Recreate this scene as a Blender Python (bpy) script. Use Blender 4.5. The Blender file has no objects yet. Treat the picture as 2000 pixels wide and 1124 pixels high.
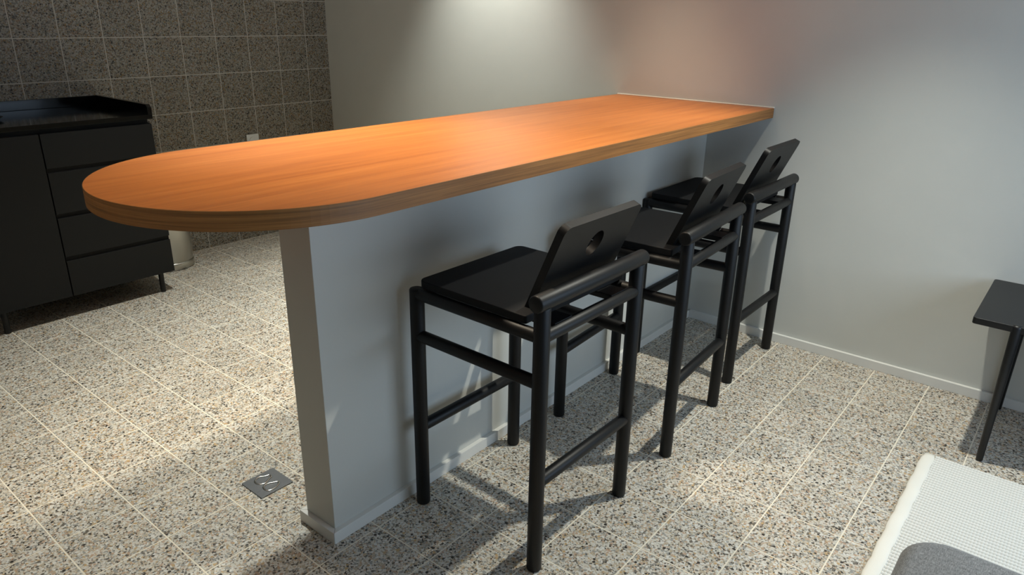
import bpy, bmesh, math, random
from mathutils import Vector, Matrix

random.seed(4)
S = 0.2                      # one floor tile = 0.2 m; layout below is in tile units
R = math.radians
SC = bpy.context.scene
COL = SC.collection

# ------------------------------------------------------------------ camera
def make_camera():
    yaw, pitch, roll = 0.68252214, -0.36266526, 0.01757465
    cz, sz, cx, sx = math.cos(yaw), math.sin(yaw), math.cos(pitch), math.sin(pitch)
    f = Vector((cz * cx, sz * cx, sx)); r = Vector((sz, -cz, 0)); u = r.cross(f)
    r2 = r * math.cos(roll) + u * math.sin(roll)
    u2 = -r * math.sin(roll) + u * math.cos(roll)
    cam = bpy.data.cameras.new('camera'); ob = bpy.data.objects.new('camera', cam); COL.objects.link(ob)
    m = Matrix((r2, u2, -f)).transposed().to_4x4()
    m.translation = Vector((-3.1721219, -13.5132553, 6.676213)) * S
    ob.matrix_world = m
    cam.sensor_width = 36; cam.sensor_fit = 'HORIZONTAL'
    cam.lens = 1398.7674 / 2000 * 36
    cam.clip_start = 0.02
    SC.camera = ob
    return f, r2, u2
CF, CR, CU = make_camera()
CAMP = Vector((-3.1721219, -13.5132553, 6.676213))
def project(p):              # only used to decide which floor tiles are worth a mesh of their own
    d = Vector(p) - CAMP; z = d.dot(CF)
    if z <= 0.1: return None
    return 1000 + 1398.77 * d.dot(CR) / z, 562 - 1398.77 * d.dot(CU) / z

# ------------------------------------------------------------------ world, lights, exposure
w = bpy.data.worlds.new('world'); SC.world = w; w.use_nodes = True
w.node_tree.nodes['Background'].inputs[0].default_value = (0.5, 0.55, 0.6, 1)
w.node_tree.nodes['Background'].inputs[1].default_value = 0.05
SC.view_settings.view_transform = 'Standard'
SC.view_settings.look = 'None'
SC.view_settings.exposure = 0.0
SC.view_settings.gamma = 1.0
SC.view_settings.use_curve_mapping = False

CEIL = 12.0
def spot(name, x, y, power, size=95, blend=0.9, col=(1, .9, .78), rad=0.03, tgt=None):
    l = bpy.data.lights.new(name, 'SPOT'); l.energy = power; l.spot_size = R(size); l.spot_blend = blend
    l.color = col; l.shadow_soft_size = rad
    o = bpy.data.objects.new(name, l); COL.objects.link(o); o.location = Vector((x, y, CEIL - .25)) * S
    if tgt:
        o.rotation_euler = (Vector(tgt) * S - o.location).to_track_quat('-Z', 'Y').to_euler()
    return o
WARM = (1, .86, .66); NEUT = (.97, 1, .93); NEUT2 = (1, .99, .88); COOL = (.86, .93, 1.0)
SPOTS = [  # x, y, power, size, blend, colour, radius
    (-2.8, -5.9, 30, 74, 1.0, WARM, .04),
    (3.6, -6.0, 156, 76, 1.0, WARM, .09),
    (9.6, -5.8, 97, 56, 1.0, WARM, .08),
    (8.8, -11.5, 144, 84, .7, NEUT2, .025, (6.5, -10.6, 0)),
    (4.2, -1.6, 206, 86, 1.0, NEUT, .03),
    (10.8, -0.7, 185, 72, 1.0, NEUT, .03),
]
for a in SPOTS: spot('downlight', *a)
def area(name, loc, rot, sx, sy, power, col):
    l = bpy.data.lights.new(name, 'AREA'); l.shape = 'RECTANGLE'; l.size = sx; l.size_y = sy; l.energy = power; l.color = col
    o = bpy.data.objects.new(name, l); COL.objects.link(o); o.location = Vector(loc) * S; o.rotation_euler = rot
    return o
# unseen cool soft fill behind the camera, added for the bluish low wall
area('added_cool_fill', (6.1, -18.6, 5.4), (R(90), 0, 0), 2.1, .9, 23, (.58, .77, 1.0))

# ------------------------------------------------------------------ material helpers
def lin(c):
    return tuple((v / 255 / 12.92 if v / 255 <= .04045 else ((v / 255 + .055) / 1.055) ** 2.4) for v in c) + (1,)
class NT:
    def __init__(s, name):
        s.m = bpy.data.materials.new(name); s.m.use_nodes = True
        s.t = s.m.node_tree; s.b = s.t.nodes['Principled BSDF']
    def n(s, kind, **kw):
        nd = s.t.nodes.new(kind)
        for k, v in kw.items():
            if k.startswith('i_'):
                key = k[2:]
                nd.inputs[int(key) if key.isdigit() else key.replace('_', ' ')].default_value = v
            else: setattr(nd, k, v)
        return nd
    def l(s, a, b): s.t.links.new(a, b)
    def base(s, **kw):
        for k, v in kw.items(): s.b.inputs[k.replace('_', ' ')].default_value = v
def ramp(nt, stops, interp='LINEAR'):
    r = nt.n('ShaderNodeValToRGB'); cr = r.color_ramp; cr.interpolation = interp
    while len(cr.elements) > 1: cr.elements.remove(cr.elements[-1])
    cr.elements[0].position = stops[0][0]; cr.elements[0].color = stops[0][1]
    for p, c in stops[1:]:
        e = cr.elements.new(p); e.color = c
    return r

def mat_terrazzo(name, rough=.42, value=1.0, sat=1.0):
    m = NT(name)
    geo = m.n('ShaderNodeNewGeometry'); oi = m.n('ShaderNodeObjectInfo')
    mu = m.n('ShaderNodeMath', operation='MULTIPLY', i_1=37.0); m.l(oi.outputs['Random'], mu.inputs[0])
    ad = m.n('ShaderNodeVectorMath', operation='ADD'); m.l(geo.outputs['Position'], ad.inputs[0]); m.l(mu.outputs[0], ad.inputs[1])
    pal = [(0, lin((216, 211, 198))), (.22, lin((190, 178, 156))), (.36, lin((226, 224, 216))), (.48, lin((160, 160, 154))),
           (.60, lin((192, 165, 140))), (.69, lin((112, 107, 98))), (.76, lin((196, 166, 120))), (.80, lin((214, 208, 196))),
           (.90, lin((50, 46, 41))), (.955, lin((108, 98, 84)))]
    def layer(scale):
        v = m.n('ShaderNodeTexVoronoi', i_Scale=scale, i_Randomness=1.0); m.l(ad.outputs[0], v.inputs['Vector'])
        sp = m.n('ShaderNodeSeparateColor'); m.l(v.outputs['Color'], sp.inputs[0])
        r = ramp(m, pal, 'CONSTANT'); m.l(sp.outputs[0], r.inputs[0])
        return v, r
    v1, r1 = layer(108.0); v2, r2 = layer(250.0)
    gt = m.n('ShaderNodeMath', operation='LESS_THAN', i_1=.46); m.l(v1.outputs['Distance'], gt.inputs[0])
    mx = m.n('ShaderNodeMix', data_type='RGBA'); m.l(gt.outputs[0], mx.inputs[0]); m.l(r2.outputs[0], mx.inputs[6]); m.l(r1.outputs[0], mx.inputs[7])
    # per-tile tone
    hs = m.n('ShaderNodeHueSaturation', i_Saturation=sat)
    mr = m.n('ShaderNodeMapRange'); mr.inputs[3].default_value = .93 * value; mr.inputs[4].default_value = 1.04 * value
    m.l(oi.outputs['Random'], mr.inputs[0]); m.l(mr.outputs[0], hs.inputs['Value']); m.l(mx.outputs[2], hs.inputs['Color'])
    m.l(hs.outputs[0], m.b.inputs['Base Color'])
    nz = m.n('ShaderNodeTexNoise', i_Scale=35.0, i_Detail=3.0); m.l(ad.outputs[0], nz.inputs['Vector'])
    mr2 = m.n('ShaderNodeMapRange'); mr2.inputs[3].default_value = rough - .08; mr2.inputs[4].default_value = rough + .12
    m.l(nz.outputs[0], mr2.inputs[0]); m.l(mr2.outputs[0], m.b.inputs['Roughness'])
    bp = m.n('ShaderNodeBump', i_Strength=.12, i_Distance=.0006); m.l(v1.outputs['Distance'], bp.inputs['Height']); m.l(bp.outputs[0], m.b.inputs['Normal'])
    return m.m

def mat_plain(name, col, rough=.5, bump=0, bscale=200, metallic=0, var=0, spec=None, coat=0):
    m = NT(name); m.base(Base_Color=lin(col), Roughness=rough, Metallic=metallic)
    if spec is not None: m.b.inputs['Specular IOR Level'].default_value = spec
    if coat: m.b.inputs['Coat Weight'].default_value = coat; m.b.inputs['Coat Roughness'].default_value = .12
    tc = m.n('ShaderNodeNewGeometry')
    nz = m.n('ShaderNodeTexNoise', i_Scale=bscale, i_Detail=4.0); m.l(tc.outputs['Position'], nz.inputs['Vector'])
    if bump:
        bp = m.n('ShaderNodeBump', i_Strength=bump, i_Distance=.001); m.l(nz.outputs[0], bp.inputs['Height']); m.l(bp.outputs[0], m.b.inputs['Normal'])
    if var:
        n2 = m.n('ShaderNodeTexNoise', i_Scale=6.0, i_Detail=3.0); m.l(tc.outputs['Position'], n2.inputs['Vector'])
        c = lin(col); lo = tuple(v * (1 - var) for v in c[:3]) + (1,); hi = tuple(min(1, v * (1 + var)) for v in c[:3]) + (1,)
        r = ramp(m, [(.3, lo), (.7, hi)]); m.l(n2.outputs[0], r.inputs[0]); m.l(r.outputs[0], m.b.inputs['Base Color'])
    return m.m

def mat_wood(name, c0, c1, c2, stretch, rough=.38, spec=.5):
    m = NT(name); geo = m.n('ShaderNodeNewGeometry')
    mp = m.n('ShaderNodeMapping'); mp.inputs['Scale'].default_value = stretch; m.l(geo.outputs['Position'], mp.inputs[0])
    n1 = m.n('ShaderNodeTexNoise', i_Scale=1.0, i_Detail=6.0, i_Roughness=.6, i_Distortion=.35); m.l(mp.outputs[0], n1.inputs['Vector'])
    mp2 = m.n('ShaderNodeMapping'); mp2.inputs['Scale'].default_value = tuple(v * 5 for v in stretch); m.l(geo.outputs['Position'], mp2.inputs[0])
    n2 = m.n('ShaderNodeTexNoise', i_Scale=1.0, i_Detail=5.0, i_Roughness=.7); m.l(mp2.outputs[0], n2.inputs['Vector'])
    r1 = ramp(m, [(.30, lin(c0)), (.5, lin(c1)), (.72, lin(c2))]); m.l(n1.outputs[0], r1.inputs[0])
    r2 = ramp(m, [(.30, (.74, .71, .68, 1)), (.55, (1, 1, 1, 1))]); m.l(n2.outputs[0], r2.inputs[0])
    mx = m.n('ShaderNodeMix', data_type='RGBA', blend_type='MULTIPLY'); mx.inputs[0].default_value = .7
    m.l(r1.outputs[0], mx.inputs[6]); m.l(r2.outputs[0], mx.inputs[7]); m.l(mx.outputs[2], m.b.inputs['Base Color'])
    m.base(Roughness=rough); m.b.inputs['Specular IOR Level'].default_value = spec
    bp = m.n('ShaderNodeBump', i_Strength=.08, i_Distance=.0006); m.l(n2.outputs[0], bp.inputs['Height']); m.l(bp.outputs[0], m.b.inputs['Normal'])
    return m.m

def mat_fabric(name, ca, cb, scale=900):
    m = NT(name); geo = m.n('ShaderNodeNewGeometry')
    outs = []
    for st in ((1, .12, 1), (.12, 1, 1)):
        mp = m.n('ShaderNodeMapping'); mp.inputs['Scale'].default_value = tuple(v * scale for v in st); m.l(geo.outputs['Position'], mp.inputs[0])
        n = m.n('ShaderNodeTexNoise', i_Scale=1.0, i_Detail=2.0); m.l(mp.outputs[0], n.inputs['Vector']); outs.append(n)
    a = m.n('ShaderNodeMath', operation='ADD'); m.l(outs[0].outputs[0], a.inputs[0]); m.l(outs[1].outputs[0], a.inputs[1])
    h = m.n('ShaderNodeMath', operation='MULTIPLY', i_1=.5); m.l(a.outputs[0], h.inputs[0])
    r = ramp(m, [(.36, lin(ca)), (.64, lin(cb))]); m.l(h.outputs[0], r.inputs[0]); m.l(r.outputs[0], m.b.inputs['Base Color'])
    m.base(Roughness=.95); m.b.inputs['Sheen Weight'].default_value = .2
    bp = m.n('ShaderNodeBump', i_Strength=.5, i_Distance=.0008); m.l(h.outputs[0], bp.inputs['Height']); m.l(bp.outputs[0], m.b.inputs['Normal'])
    return m.m

M = dict(
    terrazzo=mat_terrazzo('speckled_terrazzo', .42, .87),
    terrazzo_wall=mat_terrazzo('speckled_terrazzo_wall', .5, .37, 1.25),
    grout=mat_plain('cream_grout', (230, 222, 203), .9, .3, 700),
    grout_wall=mat_plain('grey_grout', (186, 181, 172), .9, .3, 700),
    wall=mat_plain('white_wall_paint', (204, 204, 197), .85, .15, 260, var=.012),
    ceiling=mat_plain('ceiling_paint', (225, 224, 218), .9, .1, 200),
    base=mat_plain('white_skirting_paint', (226, 225, 219), .45, .05, 120),
    black_wood=mat_plain('black_stained_wood', (9, 9, 10), .48, .12, 160, var=.15, spec=.35),
    black_seat=mat_plain('black_seat_board', (13, 14, 16), .65, .12, 300, var=.1, spec=.25),
    black_metal=mat_plain('black_powder_coat', (15, 15, 16), .42, .1, 600, spec=.4),
    front=mat_plain('matt_charcoal_front', (12, 13, 13), .6, .08, 500, var=.05, spec=.3),
    gap=mat_plain('dark_recess', (10, 10, 10), .8),
    stone=mat_plain('polished_black_stone', (9, 9, 9), .1, .02, 300, var=.2, spec=.3),
    steel=mat_plain('brushed_steel', (190, 188, 180), .32, .1, 400, metallic=1.0),
    plate=mat_plain('worn_grey_metal', (118, 120, 122), .42, .35, 160, metallic=.8, var=.15),
    bright=mat_plain('bright_raised_metal', (215, 213, 208), .22, 0, 200, metallic=1.0),
    plastic=mat_plain('white_plastic', (225, 226, 224), .4),
    brass=mat_plain('dull_brass', (60, 56, 42), .5, 0, 200, metallic=.8),
    wood=mat_wood('orange_veneer', (166, 94, 38), (180, 106, 44), (192, 118, 54), (1.3, 34, 10)),
    edge=mat_wood('edge_veneer', (112, 74, 34), (144, 96, 46), (172, 118, 62), (3, 3, 230), .5),
    bead=mat_plain('white_sealant', (225, 215, 200), .5),
    fabric=mat_fabric('grey_woven_fabric', (78, 78, 77), (146, 146, 144)),
    rug=mat_plain('off_white_wool', (226, 225, 218), .95, .5, 900, var=.03),
    yarn=None,
    hem=mat_plain('cream_hem', (234, 231, 220), .9, .4, 500, var=.03),
)

def mat_yarn():              # off-white yarn; shade in the weave gaps painted in as grey by height
    m = NT('off_white_yarn_gap_shade'); geo = m.n('ShaderNodeNewGeometry'); sp = m.n('ShaderNodeSeparateXYZ'); m.l(geo.outputs['Position'], sp.inputs[0])
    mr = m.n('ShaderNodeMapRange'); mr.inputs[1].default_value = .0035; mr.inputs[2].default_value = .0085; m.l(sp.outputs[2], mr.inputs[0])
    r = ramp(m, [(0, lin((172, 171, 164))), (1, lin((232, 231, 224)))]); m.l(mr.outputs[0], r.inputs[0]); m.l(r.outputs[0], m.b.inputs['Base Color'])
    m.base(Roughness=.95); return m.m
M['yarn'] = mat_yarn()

# ------------------------------------------------------------------ mesh helpers (coordinates in tile units)
def obj(name, bm, mat, parent=None, smooth=False, bevel=0, seg=2, weld=True):
    if weld: bmesh.ops.recalc_face_normals(bm, faces=bm.faces[:])
    me = bpy.data.meshes.new(name); bm.to_mesh(me); bm.free()
    me.materials.append(M[mat] if isinstance(mat, str) else mat)
    if smooth: me.polygons.foreach_set('use_smooth', [True] * len(me.polygons))
    o = bpy.data.objects.new(name, me); COL.objects.link(o)
    if bevel:
        b = o.modifiers.new('bevel', 'BEVEL'); b.width = bevel; b.segments = seg; b.limit_method = 'ANGLE'; b.angle_limit = R(40)
        me.polygons.foreach_set('use_smooth', [True] * len(me.polygons))
        wn = o.modifiers.new('normals', 'WEIGHTED_NORMAL'); wn.keep_sharp = True
    if parent: o.parent = parent
    return o
def tag(o, label=None, cat=None, group=None, kind=None):
    for k, v in (('label', label), ('category', cat), ('group', group), ('kind', kind)):
        if v: o[k] = v
    return o
def empty(name, loc=(0, 0, 0), rz=0):
    o = bpy.data.objects.new(name, None); COL.objects.link(o); o.location = Vector(loc) * S; o.rotation_euler = (0, 0, rz)
    o.empty_display_size = .05
    return o
def box(bm, x0, x1, y0, y1, z0, z1):
    vs = [bm.verts.new(Vector((x, y, z)) * S) for z in (z0, z1) for x, y in ((x0, y0), (x1, y0), (x1, y1), (x0, y1))]
    for f in ((3, 2, 1, 0), (4, 5, 6, 7), (0, 1, 5, 4), (1, 2, 6, 5), (2, 3, 7, 6), (3, 0, 4, 7)):
        bm.faces.new([vs[i] for i in f])
    return bm
def B(*a): return box(bmesh.new(), *a)
def rod(bm, p0, p1, r, seg=24, ch=.25, cap=True):
    p0, p1 = Vector(p0) * S, Vector(p1) * S; r = r * S
    ax = (p1 - p0).normalized(); L = (p1 - p0).length
    q = ax.to_track_quat('Z', 'Y')
    c = r * ch
    prof = [(0, r - c), (c * .3, r - c * .3), (c, r), (L - c, r), (L - c * .3, r - c * .3), (L, r - c)]
    rings = []
    for h, rr in prof:
        rings.append([bm.verts.new(p0 + q @ Vector((rr * math.cos(2 * math.pi * i / seg), rr * math.sin(2 * math.pi * i / seg), h))) for i in range(seg)])
    for a, b in zip(rings, rings[1:]):
        for i in range(seg):
            bm.faces.new((a[i], a[(i + 1) % seg], b[(i + 1) % seg], b[i]))
    bm.faces.new(list(reversed(rings[0]))); bm.faces.new(rings[-1])
    return bm
def tube(bm, pts, r, seg=8, closed=True):
    n = len(pts); rings = []
    P = [Vector(p) * S for p in pts]; r *= S
    for i in range(n):
        a = P[i - 1] if (closed or i) else P[i]; b = P[(i + 1) % n] if (closed or i < n - 1) else P[i]
        t = (b - a).normalized(); u = Vector((0, 0, 1)); s = t.cross(u).normalized()
        rings.append([bm.verts.new(P[i] + s * r * math.cos(2 * math.pi * k / seg) + u * r * .6 * math.sin(2 * math.pi * k / seg)) for k in range(seg)])
    for i in range(n if closed else n - 1):
        a, b = rings[i], rings[(i + 1) % n]
        for k in range(seg): bm.faces.new((a[k], a[(k + 1) % seg], b[(k + 1) % seg], b[k]))
    return bm
def lathe(bm, prof, cx=0, cy=0, seg=48):
    rings = [[bm.verts.new(Vector((cx + rr * math.cos(2 * math.pi * i / seg), cy + rr * math.sin(2 * math.pi * i / seg), z)) * S) for i in range(seg)] for rr, z in prof]
    for a, b in zip(rings, rings[1:]):
        for i in range(seg): bm.faces.new((a[i], a[(i + 1) % seg], b[(i + 1) % seg], b[i]))
    bm.faces.new(list(reversed(rings[0]))); bm.faces.new(rings[-1])
    return bm
def rrect(x0, x1, y0, y1, r, n=8):
    pts = []
    rs = r if isinstance(r, (list, tuple)) else [r] * 4
    for (cx, cy, a0), q in zip(((x1, y1, 0), (x0, y1, 90), (x0, y0, 180), (x1, y0, 270)), rs):
        sx = -1 if cx == x1 else 1; sy = -1 if cy == y1 else 1
        for k in range(n + 1):
            a = R(a0 + 90 * k / n)
            pts.append((cx + sx * q + q * math.cos(a), cy + sy * q + q * math.sin(a)))
    return pts
def prism(bm, pts, z0, z1):
    lo = [bm.verts.new(Vector((x, y, z0)) * S) for x, y in pts]; hi = [bm.verts.new(Vector((x, y, z1)) * S) for x, y in pts]
    bm.faces.new(list(reversed(lo))); bm.faces.new(hi); n = len(pts)
    for i in range(n): bm.faces.new((lo[i], lo[(i + 1) % n], hi[(i + 1) % n], hi[i]))
    return bm

XW, YT = 11.83, 6.48         # white wall plane, tiled wall plane
XL, YF = -8.0, -19.0         # walls behind the camera

# ------------------------------------------------------------------ floor
G = .0098                     # half joint width
floor = obj('floor', B(XL - .5, XW + .5, YF - .5, YT + .5, -.6, -.003), 'grout'); tag(floor, kind='structure')
def tile_mesh(name, x0, x1, y0, y1, mat, ori='floor'):
    """one tile with a narrow chamfer, origin in the middle of its cell"""
    bm = bmesh.new(); c = .002
    lv = [(-.05, 0), (-c, 0), (0, c)] if ori == 'floor' else [(-.05, 0), (-c, 0), (0, c)]
    rings = []
    for z, ins in lv:
        a, b, d, e = x0 + G + ins, x1 - G - ins, y0 + G + ins, y1 - G - ins
        q = [(a, d), (b, d), (b, e), (a, e)]
        rings.append([bm.verts.new((Vector((x, y, z)) if ori == 'floor' else Vector((x, -z, y))) * S) for x, y in q])
    for r0, r1 in zip(rings, rings[1:]):
        for i in range(4): bm.faces.new((r0[i], r0[(i + 1) % 4], r1[(i + 1) % 4], r1[i]))
    bm.faces.new(rings[-1])
    bmesh.ops.recalc_face_normals(bm, faces=bm.faces[:])
    if ori == 'floor':
        if rings[-1][0].link_faces and max(bm.faces, key=lambda f: f.calc_center_median().z).normal.z < 0: bmesh.ops.reverse_faces(bm, faces=bm.faces[:])
    me = bpy.data.meshes.new(name); bm.to_mesh(me); bm.free(); me.materials.append(M[mat]); return me
cache = {}
def get_tile(key, ori, mat):
    if key not in cache: cache[key] = tile_mesh('tile', 0, key[0], 0, key[1], mat, ori)
    return cache[key]
rest = bmesh.new()
nvis = 0
for i in range(-8, 12):
    for j in range(-19, 7):
        x1 = min(i + 1, XW); y1 = min(j + 1, YT); wx, wy = round(x1 - i, 3), round(y1 - j, 3)
        vis = False
        for a in (0, .5, 1):
            for b in (0, .5, 1):
                p = project((i + a * wx, j + b * wy, 0))
                if p and -40 < p[0] < 2040 and -40 < p[1] < 1164: vis = True
        if vis and nvis < 298:
            o = bpy.data.objects.new('tile', get_tile((wx, wy, 0), 'floor', 'terrazzo')); COL.objects.link(o)
            o.location = (i * S, j * S, 0); o.parent = floor; nvis += 1
        else:
            box(rest, i + G, i + wx - G, j + G, j + wy - G, -.05, 0)
o = obj('tile', rest, 'terrazzo', floor); tag(o, kind='stuff')
print('floor tiles as parts', nvis)

# ------------------------------------------------------------------ walls and ceiling
wall_back = obj('wall_back', B(XL - .5, XW + .5, YT + .003, YT + 1, -.6, CEIL + .5), 'grout_wall'); tag(wall_back, kind='structure')
rest = bmesh.new(); nw = 0
for i in range(-8, 12):
    for k in range(0, 12):
        wx = round(min(i + 1, XW) - i, 3)
        if i >= 0 and k < 9:
            o = bpy.data.objects.new('tile', get_tile((wx, 1.0, 1), 'wall', 'terrazzo_wall')); COL.objects.link(o)
            o.location = (i * S, YT * S, k * S); o.parent = wall_back; nw += 1
        else:
            box(rest, i + G, i + wx - G, YT, YT + .05, k + G, k + 1 - G)
o = obj('tile', rest, 'terrazzo_wall', wall_back); tag(o, kind='stuff')
tag(obj('wall_right', B(XW, XW + .6, YF - .5, YT + .5, -.6, CEIL + .5), 'wall'), kind='structure')
tag(obj('wall_left', B(XL - .6, XL, YF - .5, YT + .5, -.6, CEIL + .5), 'wall'), kind='structure')
bm = bmesh.new()             # wall behind the camera with a window opening added for the fill
for a in ((XL - .5, .6, 0, CEIL), (11.6, XW + .5, 0, CEIL), (.6, 11.6, 0, 3.5), (.6, 11.6, 9, CEIL)):
    box(bm, a[0], a[1], YF - .6, YF, a[2] - (.6 if a[2] == 0 else 0), a[3] + (.5 if a[3] == CEIL else 0))
tag(obj('wall_front', bm, 'wall'), kind='structure')
win = obj('added_window', B(.6, 11.6, YF - .45, YF - .4, 3.5, 9), mat_plain('frosted_pane', (205, 212, 218), .3)); tag(win, kind='structure')  # unseen window, added around the cool fill lamp
bm = bmesh.new()
for a in ((.6, .9, 3.5, 9), (11.3, 11.6, 3.5, 9), (5.95, 6.25, 3.5, 9), (.6, 11.6, 3.5, 3.8), (.6, 11.6, 8.7, 9)):
    box(bm, a[0], a[1], YF - .39, YF - .1, a[2], a[3])
obj('added_window_frame', bm, 'base', win)
tag(obj('ceiling', B(XL - .5, XW + .5, YF - .5, YT + .5, CEIL, CEIL + .5), 'ceiling'), kind='structure')

# low wall that carries the counter
HX0, HY0, HY1, HZ = 1.45, -6.76, -6.14, 4.81
tag(obj('wall_partition', B(HX0, XW, HY0, HY1, 0, HZ - .002), 'wall', bevel=.0015), kind='structure')
# skirtings
bt, bh = .075, .19
tag(obj('baseboard_right', B(XW - bt, XW, YF, HY0 - bt, 0, bh), 'base', bevel=.0012), kind='structure')
tag(obj('baseboard_right', B(XW - bt, XW, HY1 + bt, YT, 0, bh), 'base', bevel=.0012), kind='structure')
def mitred(name, pts):
    tag(obj(name, prism(bmesh.new(), pts, 0, .18), 'base', bevel=.0008), kind='structure')
e = .0025
mitred('baseboard_front', [(HX0 - bt + e, HY0 - bt), (XW - bt, HY0 - bt), (XW - bt, HY0), (HX0 + e, HY0)])
mitred('baseboard_end', [(HX0 - bt, HY0 - bt + e), (HX0, HY0 + e), (HX0, HY1 - e), (HX0 - bt, HY1 + bt - e)])
mitred('baseboard_back', [(HX0 - bt + e, HY1 + bt), (HX0 + e, HY1), (XW - bt, HY1), (XW - bt, HY1 + bt)])

# ------------------------------------------------------------------ counter top
top = empty('counter_top', (6, -6.28, HZ))
tag(top, 'long orange-brown wood veneer counter with a half-round end, on the low white wall', 'counter')
def rel(o, par):             # parent while keeping world position (parents here only have a location)
    o.parent = par; o.location = -par.location; return o
YN, YB, RC = -8.15, -4.42, 1.865
cyc = (YN + YB) / 2; cxc = 1.34
def outline(off=0, n=64):
    pts = [(XW - .012, YN + off), (XW - .012, YB - off)]
    r = RC - off
    for k in range(n + 1):
        a = R(90 + 180 * k / n); pts.append((cxc + r * math.cos(a), cyc + r * math.sin(a)))
    return list(reversed(pts))
rel(obj('top_panel', prism(bmesh.new(), outline(.006), HZ, 5.0), 'wood'), top)
bm = bmesh.new()             # edge band: follows the outline, 1.2 mm thick, stops just under the top face
o1, o2 = outline(0), outline(.006)
o1, o2 = [p for p in o1], [p for p in o2]
n = len(o1); z0, z1 = HZ - .002, 5.0
vs = [[bm.verts.new(Vector((x, y, z)) * S) for x, y in pp] for pp, z in ((o1, z0), (o1, z1 - .004), ([((a[0] + b[0]) / 2, (a[1] + b[1]) / 2) for a, b in zip(o1, o2)], z1 + .001), (o2, z1 + .001), (o2, z0))]
skip = None
for i in range(n):
    j = (i + 1) % n
    if abs(o1[i][0] - o1[j][0]) < 1e-6 and o1[i][0] > 11: continue
    for a in range(5):
        b = (a + 1) % 5; bm.faces.new((vs[a][i], vs[a][j], vs[b][j], vs[b][i]))
eb = rel(obj('edge_band', bm, 'edge'), top); eb['label'] = 'darker brown striped edge band'
sb = rel(obj('sealant_bead', rod(bmesh.new(), (XW - .012, YN, 5.006), (XW - .012, YB, 5.006), .018, 8), 'bead', smooth=True), top); sb['label'] = 'thin white sealant line'

# ------------------------------------------------------------------ bar stools
def make_stool():
    t = empty('bar_stool')
    a, d = 1.02, 1.03; lr = .098
    for sx in (-1, 1):
        obj('leg', rod(bmesh.new(), (sx * a, d, 0), (sx * a, d, 3.35), lr), 'black_wood', t, True)
        obj('leg', rod(bmesh.new(), (sx * a, -d, 0), (sx * a, -d, 3.66), lr), 'black_wood', t, True)
        obj('side_rail', rod(bmesh.new(), (sx * a, d, 3.275), (sx * a, -d, 3.275), .083), 'black_wood', t, True)
        obj('side_rail', rod(bmesh.new(), (sx * a, d, 2.68), (sx * a, -d, 2.68), .083), 'black_wood', t, True)
        o = obj('seat_support', B(sx * .6 - .17, sx * .6 + .17, -d, d, 3.29, 3.368), 'black_wood', t, bevel=.002)
    obj('crest_rail', rod(bmesh.new(), (-a - .14, -d, 3.715), (a + .14, -d, 3.715), .105, 28, .2), 'black_wood', t, True)
    obj('back_rail', rod(bmesh.new(), (-a, -d, 3.275), (a, -d, 3.275), .083), 'black_wood', t, True)
    obj('back_rail', rod(bmesh.new(), (-a, -d, 1.31), (a, -d, 1.31), .083), 'black_wood', t, True)
    obj('footrest', rod(bmesh.new(), (-a, d, 1.27), (a, d, 1.27), .083), 'black_wood', t, True)
    obj('front_rail', rod(bmesh.new(), (-a, d - .02, 3.275), (a, d - .02, 3.275), .07), 'black_wood', t, True)
    obj('seat', prism(bmesh.new(), rrect(-1.03, 1.03, -.80, 1.0, [.12, .12, .03, .03]), 3.37, 3.475), 'black_seat', t, bevel=.003, seg=3)
    # back board: outline in its own plane (u along x, v up the board) with a round grip hole
    bm = bmesh.new(); W, H0, H1 = .81, 0.0, 1.25
    out = rrect(-W, W, H0, H1, [.11, .11, .02, .02], 8)
    hole = [(.0 + .15 * math.cos(2 * math.pi * k / 36), H1 - .40 + .18 * math.sin(2 * math.pi * k / 36)) for k in range(36)]
    th = .1; tilt = R(23.2)
    y0, zz0 = -.67, 3.38
    def P(u, v, w):          # w: thickness direction towards the sitter's back
        return Vector((u, y0 - v * math.sin(tilt) + w * math.cos(tilt), zz0 + v * math.cos(tilt) + w * math.sin(tilt))) * S
    loops = []
    for w_ in (0, th):
        L1 = [bm.verts.new(P(u, v, w_)) for u, v in out]; L2 = [bm.verts.new(P(u, v, w_)) for u, v in hole]
        es = [bm.edges.new((L[i], L[(i + 1) % len(L)])) for L in (L1, L2) for i in range(len(L))]
        bmesh.ops.triangle_fill(bm, edges=es, use_beauty=True)
        loops.append((L1, L2))
    for q in (0, 1):
        A_, B_ = loops[0][q], loops[1][q]; m_ = len(A_)
        for i in range(m_): bm.faces.new((A_[i], A_[(i + 1) % m_], B_[(i + 1) % m_], B_[i]))
    obj('backrest', bm, 'black_wood', t, bevel=.0028, seg=3)
    # angle bracket that holds the board to the seat support
    for sx in (-1, 1):
        bm = B(sx * .62 - .05, sx * .62 + .05, -.76, -.73, 3.50, 3.66); box(bm, sx * .62 - .05, sx * .62 + .05, -.79, -.70, 3.476, 3.50)
        o = obj('bracket', bm, 'brass', t); o['label'] = 'small dull brass angle bracket'
    return t
def copy_tree(src):
    r = src.copy(); COL.objects.link(r)
    for ch in list(src.children):
        c = ch.copy(); COL.objects.link(c); c.parent = r
    return r
proto = make_stool()
for i, (x, y, rz, lab) in enumerate([
    (3.80, -8.11, -.6, 'black wooden bar stool nearest the camera, at the half-round end of the counter'),
    (7.15, -8.10, 3.4, 'black wooden bar stool in the middle of the three along the counter'),
    (10.28, -7.86, .3, 'black wooden bar stool furthest from the camera, closest to the white end wall')]):
    o = proto if i == 0 else copy_tree(proto)
    o.location = Vector((x, y, 0)) * S; o.rotation_euler = (0, 0, R(rz))
    tag(o, lab, 'stool', 'black bar stools along the counter')

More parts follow.
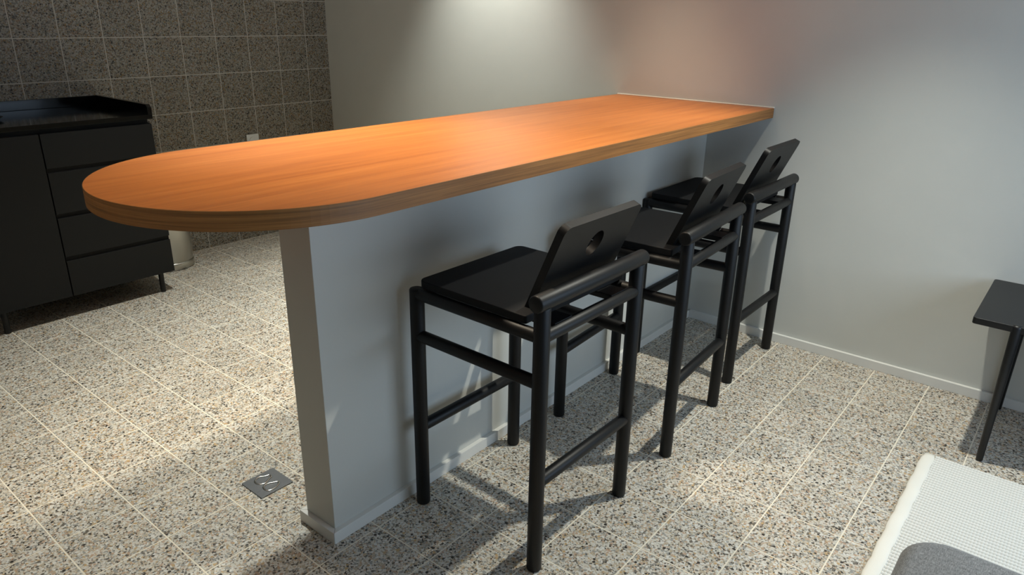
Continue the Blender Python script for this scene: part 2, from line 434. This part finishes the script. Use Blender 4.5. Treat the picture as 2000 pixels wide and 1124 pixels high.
# ------------------------------------------------------------------ kitchenette by the tiled wall
CX0, CXM, CX1, CYF, CYB, CZ0, CZ1 = .72, 2.25, 4.62, 3.72, YT - .02, .56, 4.20
def front(name, x0, x1, z0, z1, par, lip=False):
    bm = B(x0 + .012, x1 - .012, CYF, CYF + .09, z0, z1)
    return rel(obj(name, bm, 'front', bevel=.001), par)
def cab_leg(par, x, y):
    rel(obj('leg', rod(bmesh.new(), (x, y, 0), (x, y, CZ0 + .02), .062, 16, .15), 'black_metal', smooth=True), par)
du = empty('drawer_unit', ((CXM + CX1) / 2, 5, 0)); tag(du, 'charcoal base unit with four handleless drawers, right end of the kitchenette', 'cabinet')
rel(obj('body', B(CXM + .01, CX1, CYF + .1, CYB, CZ0, CZ1), 'front', bevel=.001), du)
for z0, z1 in ((3.46, 4.19), (2.46, 3.36), (1.48, 2.36), (.56, 1.38)): front('drawer', CXM, CX1, z0, z1, du)
for z in (3.41, 2.41, 1.43):
    g = rel(obj('grip_groove', B(CXM + .02, CX1 - .01, CYF + .06, CYF + .12, z - .06, z + .06), 'gap'), du); g['label'] = 'black recessed grip groove'
cab_leg(du, 4.36, 3.98); cab_leg(du, 4.36, 6.1); cab_leg(du, 2.5, 6.1)
dc = empty('door_unit', ((CXM + CX0) / 2, 5, 0)); tag(dc, 'charcoal base unit with one tall plain door, left of the drawers', 'cabinet')
rel(obj('body', B(CX0, CXM - .01, CYF + .1, CYB, CZ0, CZ1), 'front', bevel=.001), dc)
front('door', CX0, CXM, .56, 4.19, dc)
cab_leg(dc, .93, 4.0); cab_leg(dc, .93, 6.1)
wt = empty('stone_worktop', (2.6, 5, 4.3)); tag(wt, 'polished black stone worktop with low upstands on the charcoal units', 'worktop')
rel(obj('slab', B(CX0 - .02, CX1 + .03, CYF - .02, CYB, 4.30, 4.40), 'stone', bevel=.001), wt)
rel(obj('spacer', B(CX0 + .03, CX1 - .04, CYF + .12, CYB - .02, CZ1 + .002, 4.298), 'gap'), wt)
rel(obj('upstand', B(CX0 - .02, CX1 - .085, YT - .1, YT - .01, 4.402, 4.63), 'stone', bevel=.001), wt)
bm = bmesh.new()             # side upstand, cut down at its front end
prof = [(CYF - .02, 4.402), (YT - .02, 4.402), (YT - .02, 4.63), (CYF + .05, 4.63), (CYF - .02, 4.56)]
a = [bm.verts.new(Vector((CX1 - .07, y, z)) * S) for y, z in prof]; b = [bm.verts.new(Vector((CX1 + .03, y, z)) * S) for y, z in prof]
bm.faces.new(a); bm.faces.new(list(reversed(b)))
for i in range(5): bm.faces.new((a[i], b[i], b[(i + 1) % 5], a[(i + 1) % 5]))
rel(obj('upstand', bm, 'stone', bevel=.001), wt)
dish = obj('dish', lathe(bmesh.new(), [(.16, 0), (.22, .02), (.30, .07), (.285, .07), (.2, .03), (.02, .025)], 0, 0), 'black_metal', smooth=True)
dish.location = Vector((1.74, 5.0, 4.402)) * S
tag(dish, 'small low black dish on the stone worktop at the left frame edge', 'dish')

# ------------------------------------------------------------------ waste bin
bn = empty('waste_bin', (5.46, 5.81, 0)); tag(bn, 'cylindrical brushed steel waste bin between drawer unit and tiled wall', 'bin')
r = .61
obj('body', lathe(bmesh.new(), [(r - .01, .21), (r, .22), (r, 2.1), (r - .01, 2.12), (r - .03, 2.12)]), 'steel', bn, True)
o = obj('base_ring', lathe(bmesh.new(), [(r - .02, 0), (r + .012, .02), (r + .012, .17), (r - .006, .2), (r - .02, .21)]), 'steel', bn, True); o['label'] = 'darker base band'
obj('lid', lathe(bmesh.new(), [(r - .02, 2.12), (r + .005, 2.14), (r, 2.2), (r - .12, 2.3), (.05, 2.35)]), 'steel', bn, True)

# ------------------------------------------------------------------ wall socket
sk = empty('wall_socket', (8.79, YT - .002, 3.0)); tag(sk, 'small white square socket plate on the tiled wall just above the counter', 'socket')
obj('plate', B(-.2, .2, -.045, 0, -.2, .2), 'plastic', sk, bevel=.0015)
bm = bmesh.new(); p = [(.12 * math.cos(2 * math.pi * k / 28), .12 * math.sin(2 * math.pi * k / 28)) for k in range(28)]
a = [bm.verts.new(Vector((x, -.047, z)) * S) for x, z in p]; b = [bm.verts.new(Vector((x, -.062, z)) * S) for x, z in p]
bm.faces.new(b)
for i in range(28): bm.faces.new((a[i], a[(i + 1) % 28], b[(i + 1) % 28], b[i]))
obj('socket_face', bm, 'plastic', sk)

# ------------------------------------------------------------------ floor plate with two raised loops
fp = empty('floor_plate', (1.555, -4.97, 0)); tag(fp, 'square grey metal floor plate with two raised drop-shaped rings, left of the low wall', 'plate')
obj('plate', prism(bmesh.new(), rrect(-.27, .27, -.27, .27, .012, 3), .001, .016), 'plate', fp, bevel=.0006)
def smooth_loop(ctrl, n=5):
    out = []; m = len(ctrl)
    for i in range(m):
        p0, p1, p2, p3 = (Vector(ctrl[(i + q) % m]) for q in (-1, 0, 1, 2))
        for k in range(n):
            t = k / n
            out.append(.5 * ((2 * p1) + (p2 - p0) * t + (2 * p0 - 5 * p1 + 4 * p2 - p3) * t * t + (3 * p1 - p0 - 3 * p2 + p3) * t ** 3))
    return [(p[0], p[1], .019) for p in out]
RINGS = [[(-.105, .165), (-.055, .200), (.005, .203), (.050, .172), (.092, .152), (.122, .140), (.126, .105), (.110, .070), (.078, .062), (.035, .038), (-.022, .008), (-.065, .012), (-.102, .040), (-.122, .083), (-.122, .125)],
         [(-.100, -.056), (-.048, -.034), (.012, -.042), (.057, -.074), (.096, -.088), (.118, -.112), (.100, -.150), (.060, -.178), (.020, -.198), (-.024, -.205), (-.071, -.203), (-.106, -.186), (-.124, -.151), (-.121, -.100)]]
for rr in RINGS:
    o = obj('raised_ring', tube(bmesh.new(), smooth_loop(rr), .014), 'bright', fp, True); o['label'] = 'bright raised drop-shaped ring'

# ------------------------------------------------------------------ side table by the wall
st = empty('side_table', (10.6, -15, 0)); tag(st, 'low black rectangular table on round legs against the white wall at right', 'table')
TX0, TX1, TY0, TY1, TZ = 9.39, 11.72, -17.4, -12.585, 2.40
rel(obj('table_top', prism(bmesh.new(), rrect(TX0, TX1, TY0, TY1, .05, 5), TZ - .105, TZ), 'black_metal', bevel=.0018, seg=3), st)
for x in (TX0 + .05, TX1 - .1):
    for y in (-13.17, -16.8):
        bm = lathe(bmesh.new(), [(.04, 0), (.05, .012), (.074, TZ - .03), (.062, TZ + .006)], x, y, 24)
        rel(obj('leg', bm, 'black_metal', smooth=True), st)

# ------------------------------------------------------------------ woven rug
rg = empty('woven_rug', (5.5, -14.6, 0)); tag(rg, 'off-white coarse woven rug with a smooth hem, at the lower right', 'rug')
RX0, RX1, RY0, RY1 = 1.0, 9.05, -17.0, -12.44
px, py, mx_, my_ = .072, .040, 4, 3
hemw = .16
def weave():
    x0, x1, y0, y1 = RX0, RX1, RY0, RY1 - hemw
    nx = int((x1 - x0) / px) * mx_; ny = int((y1 - y0) / py) * my_
    dx = (x1 - x0) / nx; dy = (y1 - y0) / ny
    V = []; F = []
    for j in range(ny + 1):
        y = y0 + j * dy; col = int(j // my_); fy = abs(math.sin(math.pi * (j % my_) / my_)) if j % my_ else 0.0
        ph = 0
        for i in range(nx + 1):
            xx = x0 + i * dx
            fx = abs(math.sin(math.pi * (i / mx_ + ph)))
            z = .006 + .046 * (fx ** .6) * (.75 + .25 * fy)
            if i in (0, nx) or j in (0, ny): z = .004
            xe = xx + (.018 * math.sin(math.pi * j / my_) ** 2 if i == nx else 0)
            V.append((xe * S, y * S, z * S))
    W_ = nx + 1
    for j in range(ny):
        for i in range(nx):
            a = j * W_ + i; F.append((a, a + 1, a + 1 + W_, a + W_))
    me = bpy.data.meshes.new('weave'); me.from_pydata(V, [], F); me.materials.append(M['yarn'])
    me.polygons.foreach_set('use_smooth', [True] * len(me.polygons))
    o = bpy.data.objects.new('weave', me); COL.objects.link(o); return o
wv = rel(weave(), rg); wv['kind'] = 'stuff'
bm = bmesh.new()             # rolled hem along the long side: flattened tube with slight waviness
rings = []; N = 90
for i in range(N + 1):
    x = RX0 + (RX1 - RX0 - .02) * i / N; wob = .012 * math.sin(i * .9) + .008 * math.sin(i * 2.3)
    endf = min(1, (N - i) / 1.5, i / 1.5) if i not in (0, N) else .45
    ring = []
    for k in range(12):
        t = 2 * math.pi * k / 12
        ring.append(bm.verts.new(Vector((x, RY1 - hemw / 2 + (hemw / 2 + .02) * math.cos(t) * (.5 + .5 * endf) + wob * .5, .034 + .031 * math.sin(t) * (.4 + .6 * endf))) * S))
    rings.append(ring)
for a, b in zip(rings, rings[1:]):
    for k in range(12): bm.faces.new((a[k], b[k], b[(k + 1) % 12], a[(k + 1) % 12]))
bm.faces.new(rings[0]); bm.faces.new(list(reversed(rings[-1])))
h = rel(obj('hem', bm, 'hem', smooth=True), rg); h['label'] = 'smooth cream hem'

# ------------------------------------------------------------------ grey ottoman
ot = empty('ottoman', (2.25, -14.6, .068)); tag(ot, 'grey woven-fabric seat with a rounded corner standing on the off-white rug, lower right', 'ottoman')
def cushion(x0, x1, y0, y1, z0, z1, r, rnd):
    bm = bmesh.new(); rings = []
    zs = []
    for k in range(7):
        a = R(90 * k / 6); zs.append((z0 + rnd * (1 - math.cos(a)) * 1.0, rnd * (1 - math.sin(a))))
    for k in range(7):
        a = R(90 * k / 6); zs.append((z1 - rnd * (1 - math.sin(a)), rnd * (1 - math.cos(a))))
    for z, ins in zs:
        pts = rrect(x0 + ins, x1 - ins, y0 + ins, y1 - ins, max(.02, r - ins * .6), 10)
        rings.append([bm.verts.new(Vector((x, y, z)) * S) for x, y in pts])
    cx, cy = (x0 + x1) / 2, (y0 + y1) / 2
    base = [v.co.copy() for v in rings[-1]]
    for q in (.9, .75, .5, .25):
        rings.append([bm.verts.new(Vector((cx * S + (c.x - cx * S) * q, cy * S + (c.y - cy * S) * q, c.z + .06 * S * (1 - q ** 2)))) for c in base])
    for a, b in zip(rings, rings[1:]):
        n_ = len(a)
        for i in range(n_): bm.faces.new((a[i], a[(i + 1) % n_], b[(i + 1) % n_], b[i]))
    bm.faces.new(list(reversed(rings[0]))); bm.faces.new(rings[-1])
    return bm
OX0, OX1, OY0, OY1 = .75, 3.78, -16.2, -12.95
rel(obj('cushion', cushion(OX0, OX1, OY0, OY1, 1.35, 2.08, .38, .13), 'fabric', smooth=True), ot)
rel(obj('base_frame', prism(bmesh.new(), rrect(OX0 + .08, OX1 - .08, OY0 + .08, OY1 - .08, .3), 1.0, 1.36), 'fabric', bevel=.006, seg=3), ot)
for x in (OX0 + .4, OX1 - .4):
    for y in (OY0 + .4, OY1 - .4):
        rel(obj('leg', rod(bmesh.new(), (x, y, .068), (x, y, 1.02), .09, 16, .2), 'black_wood', smooth=True), ot)
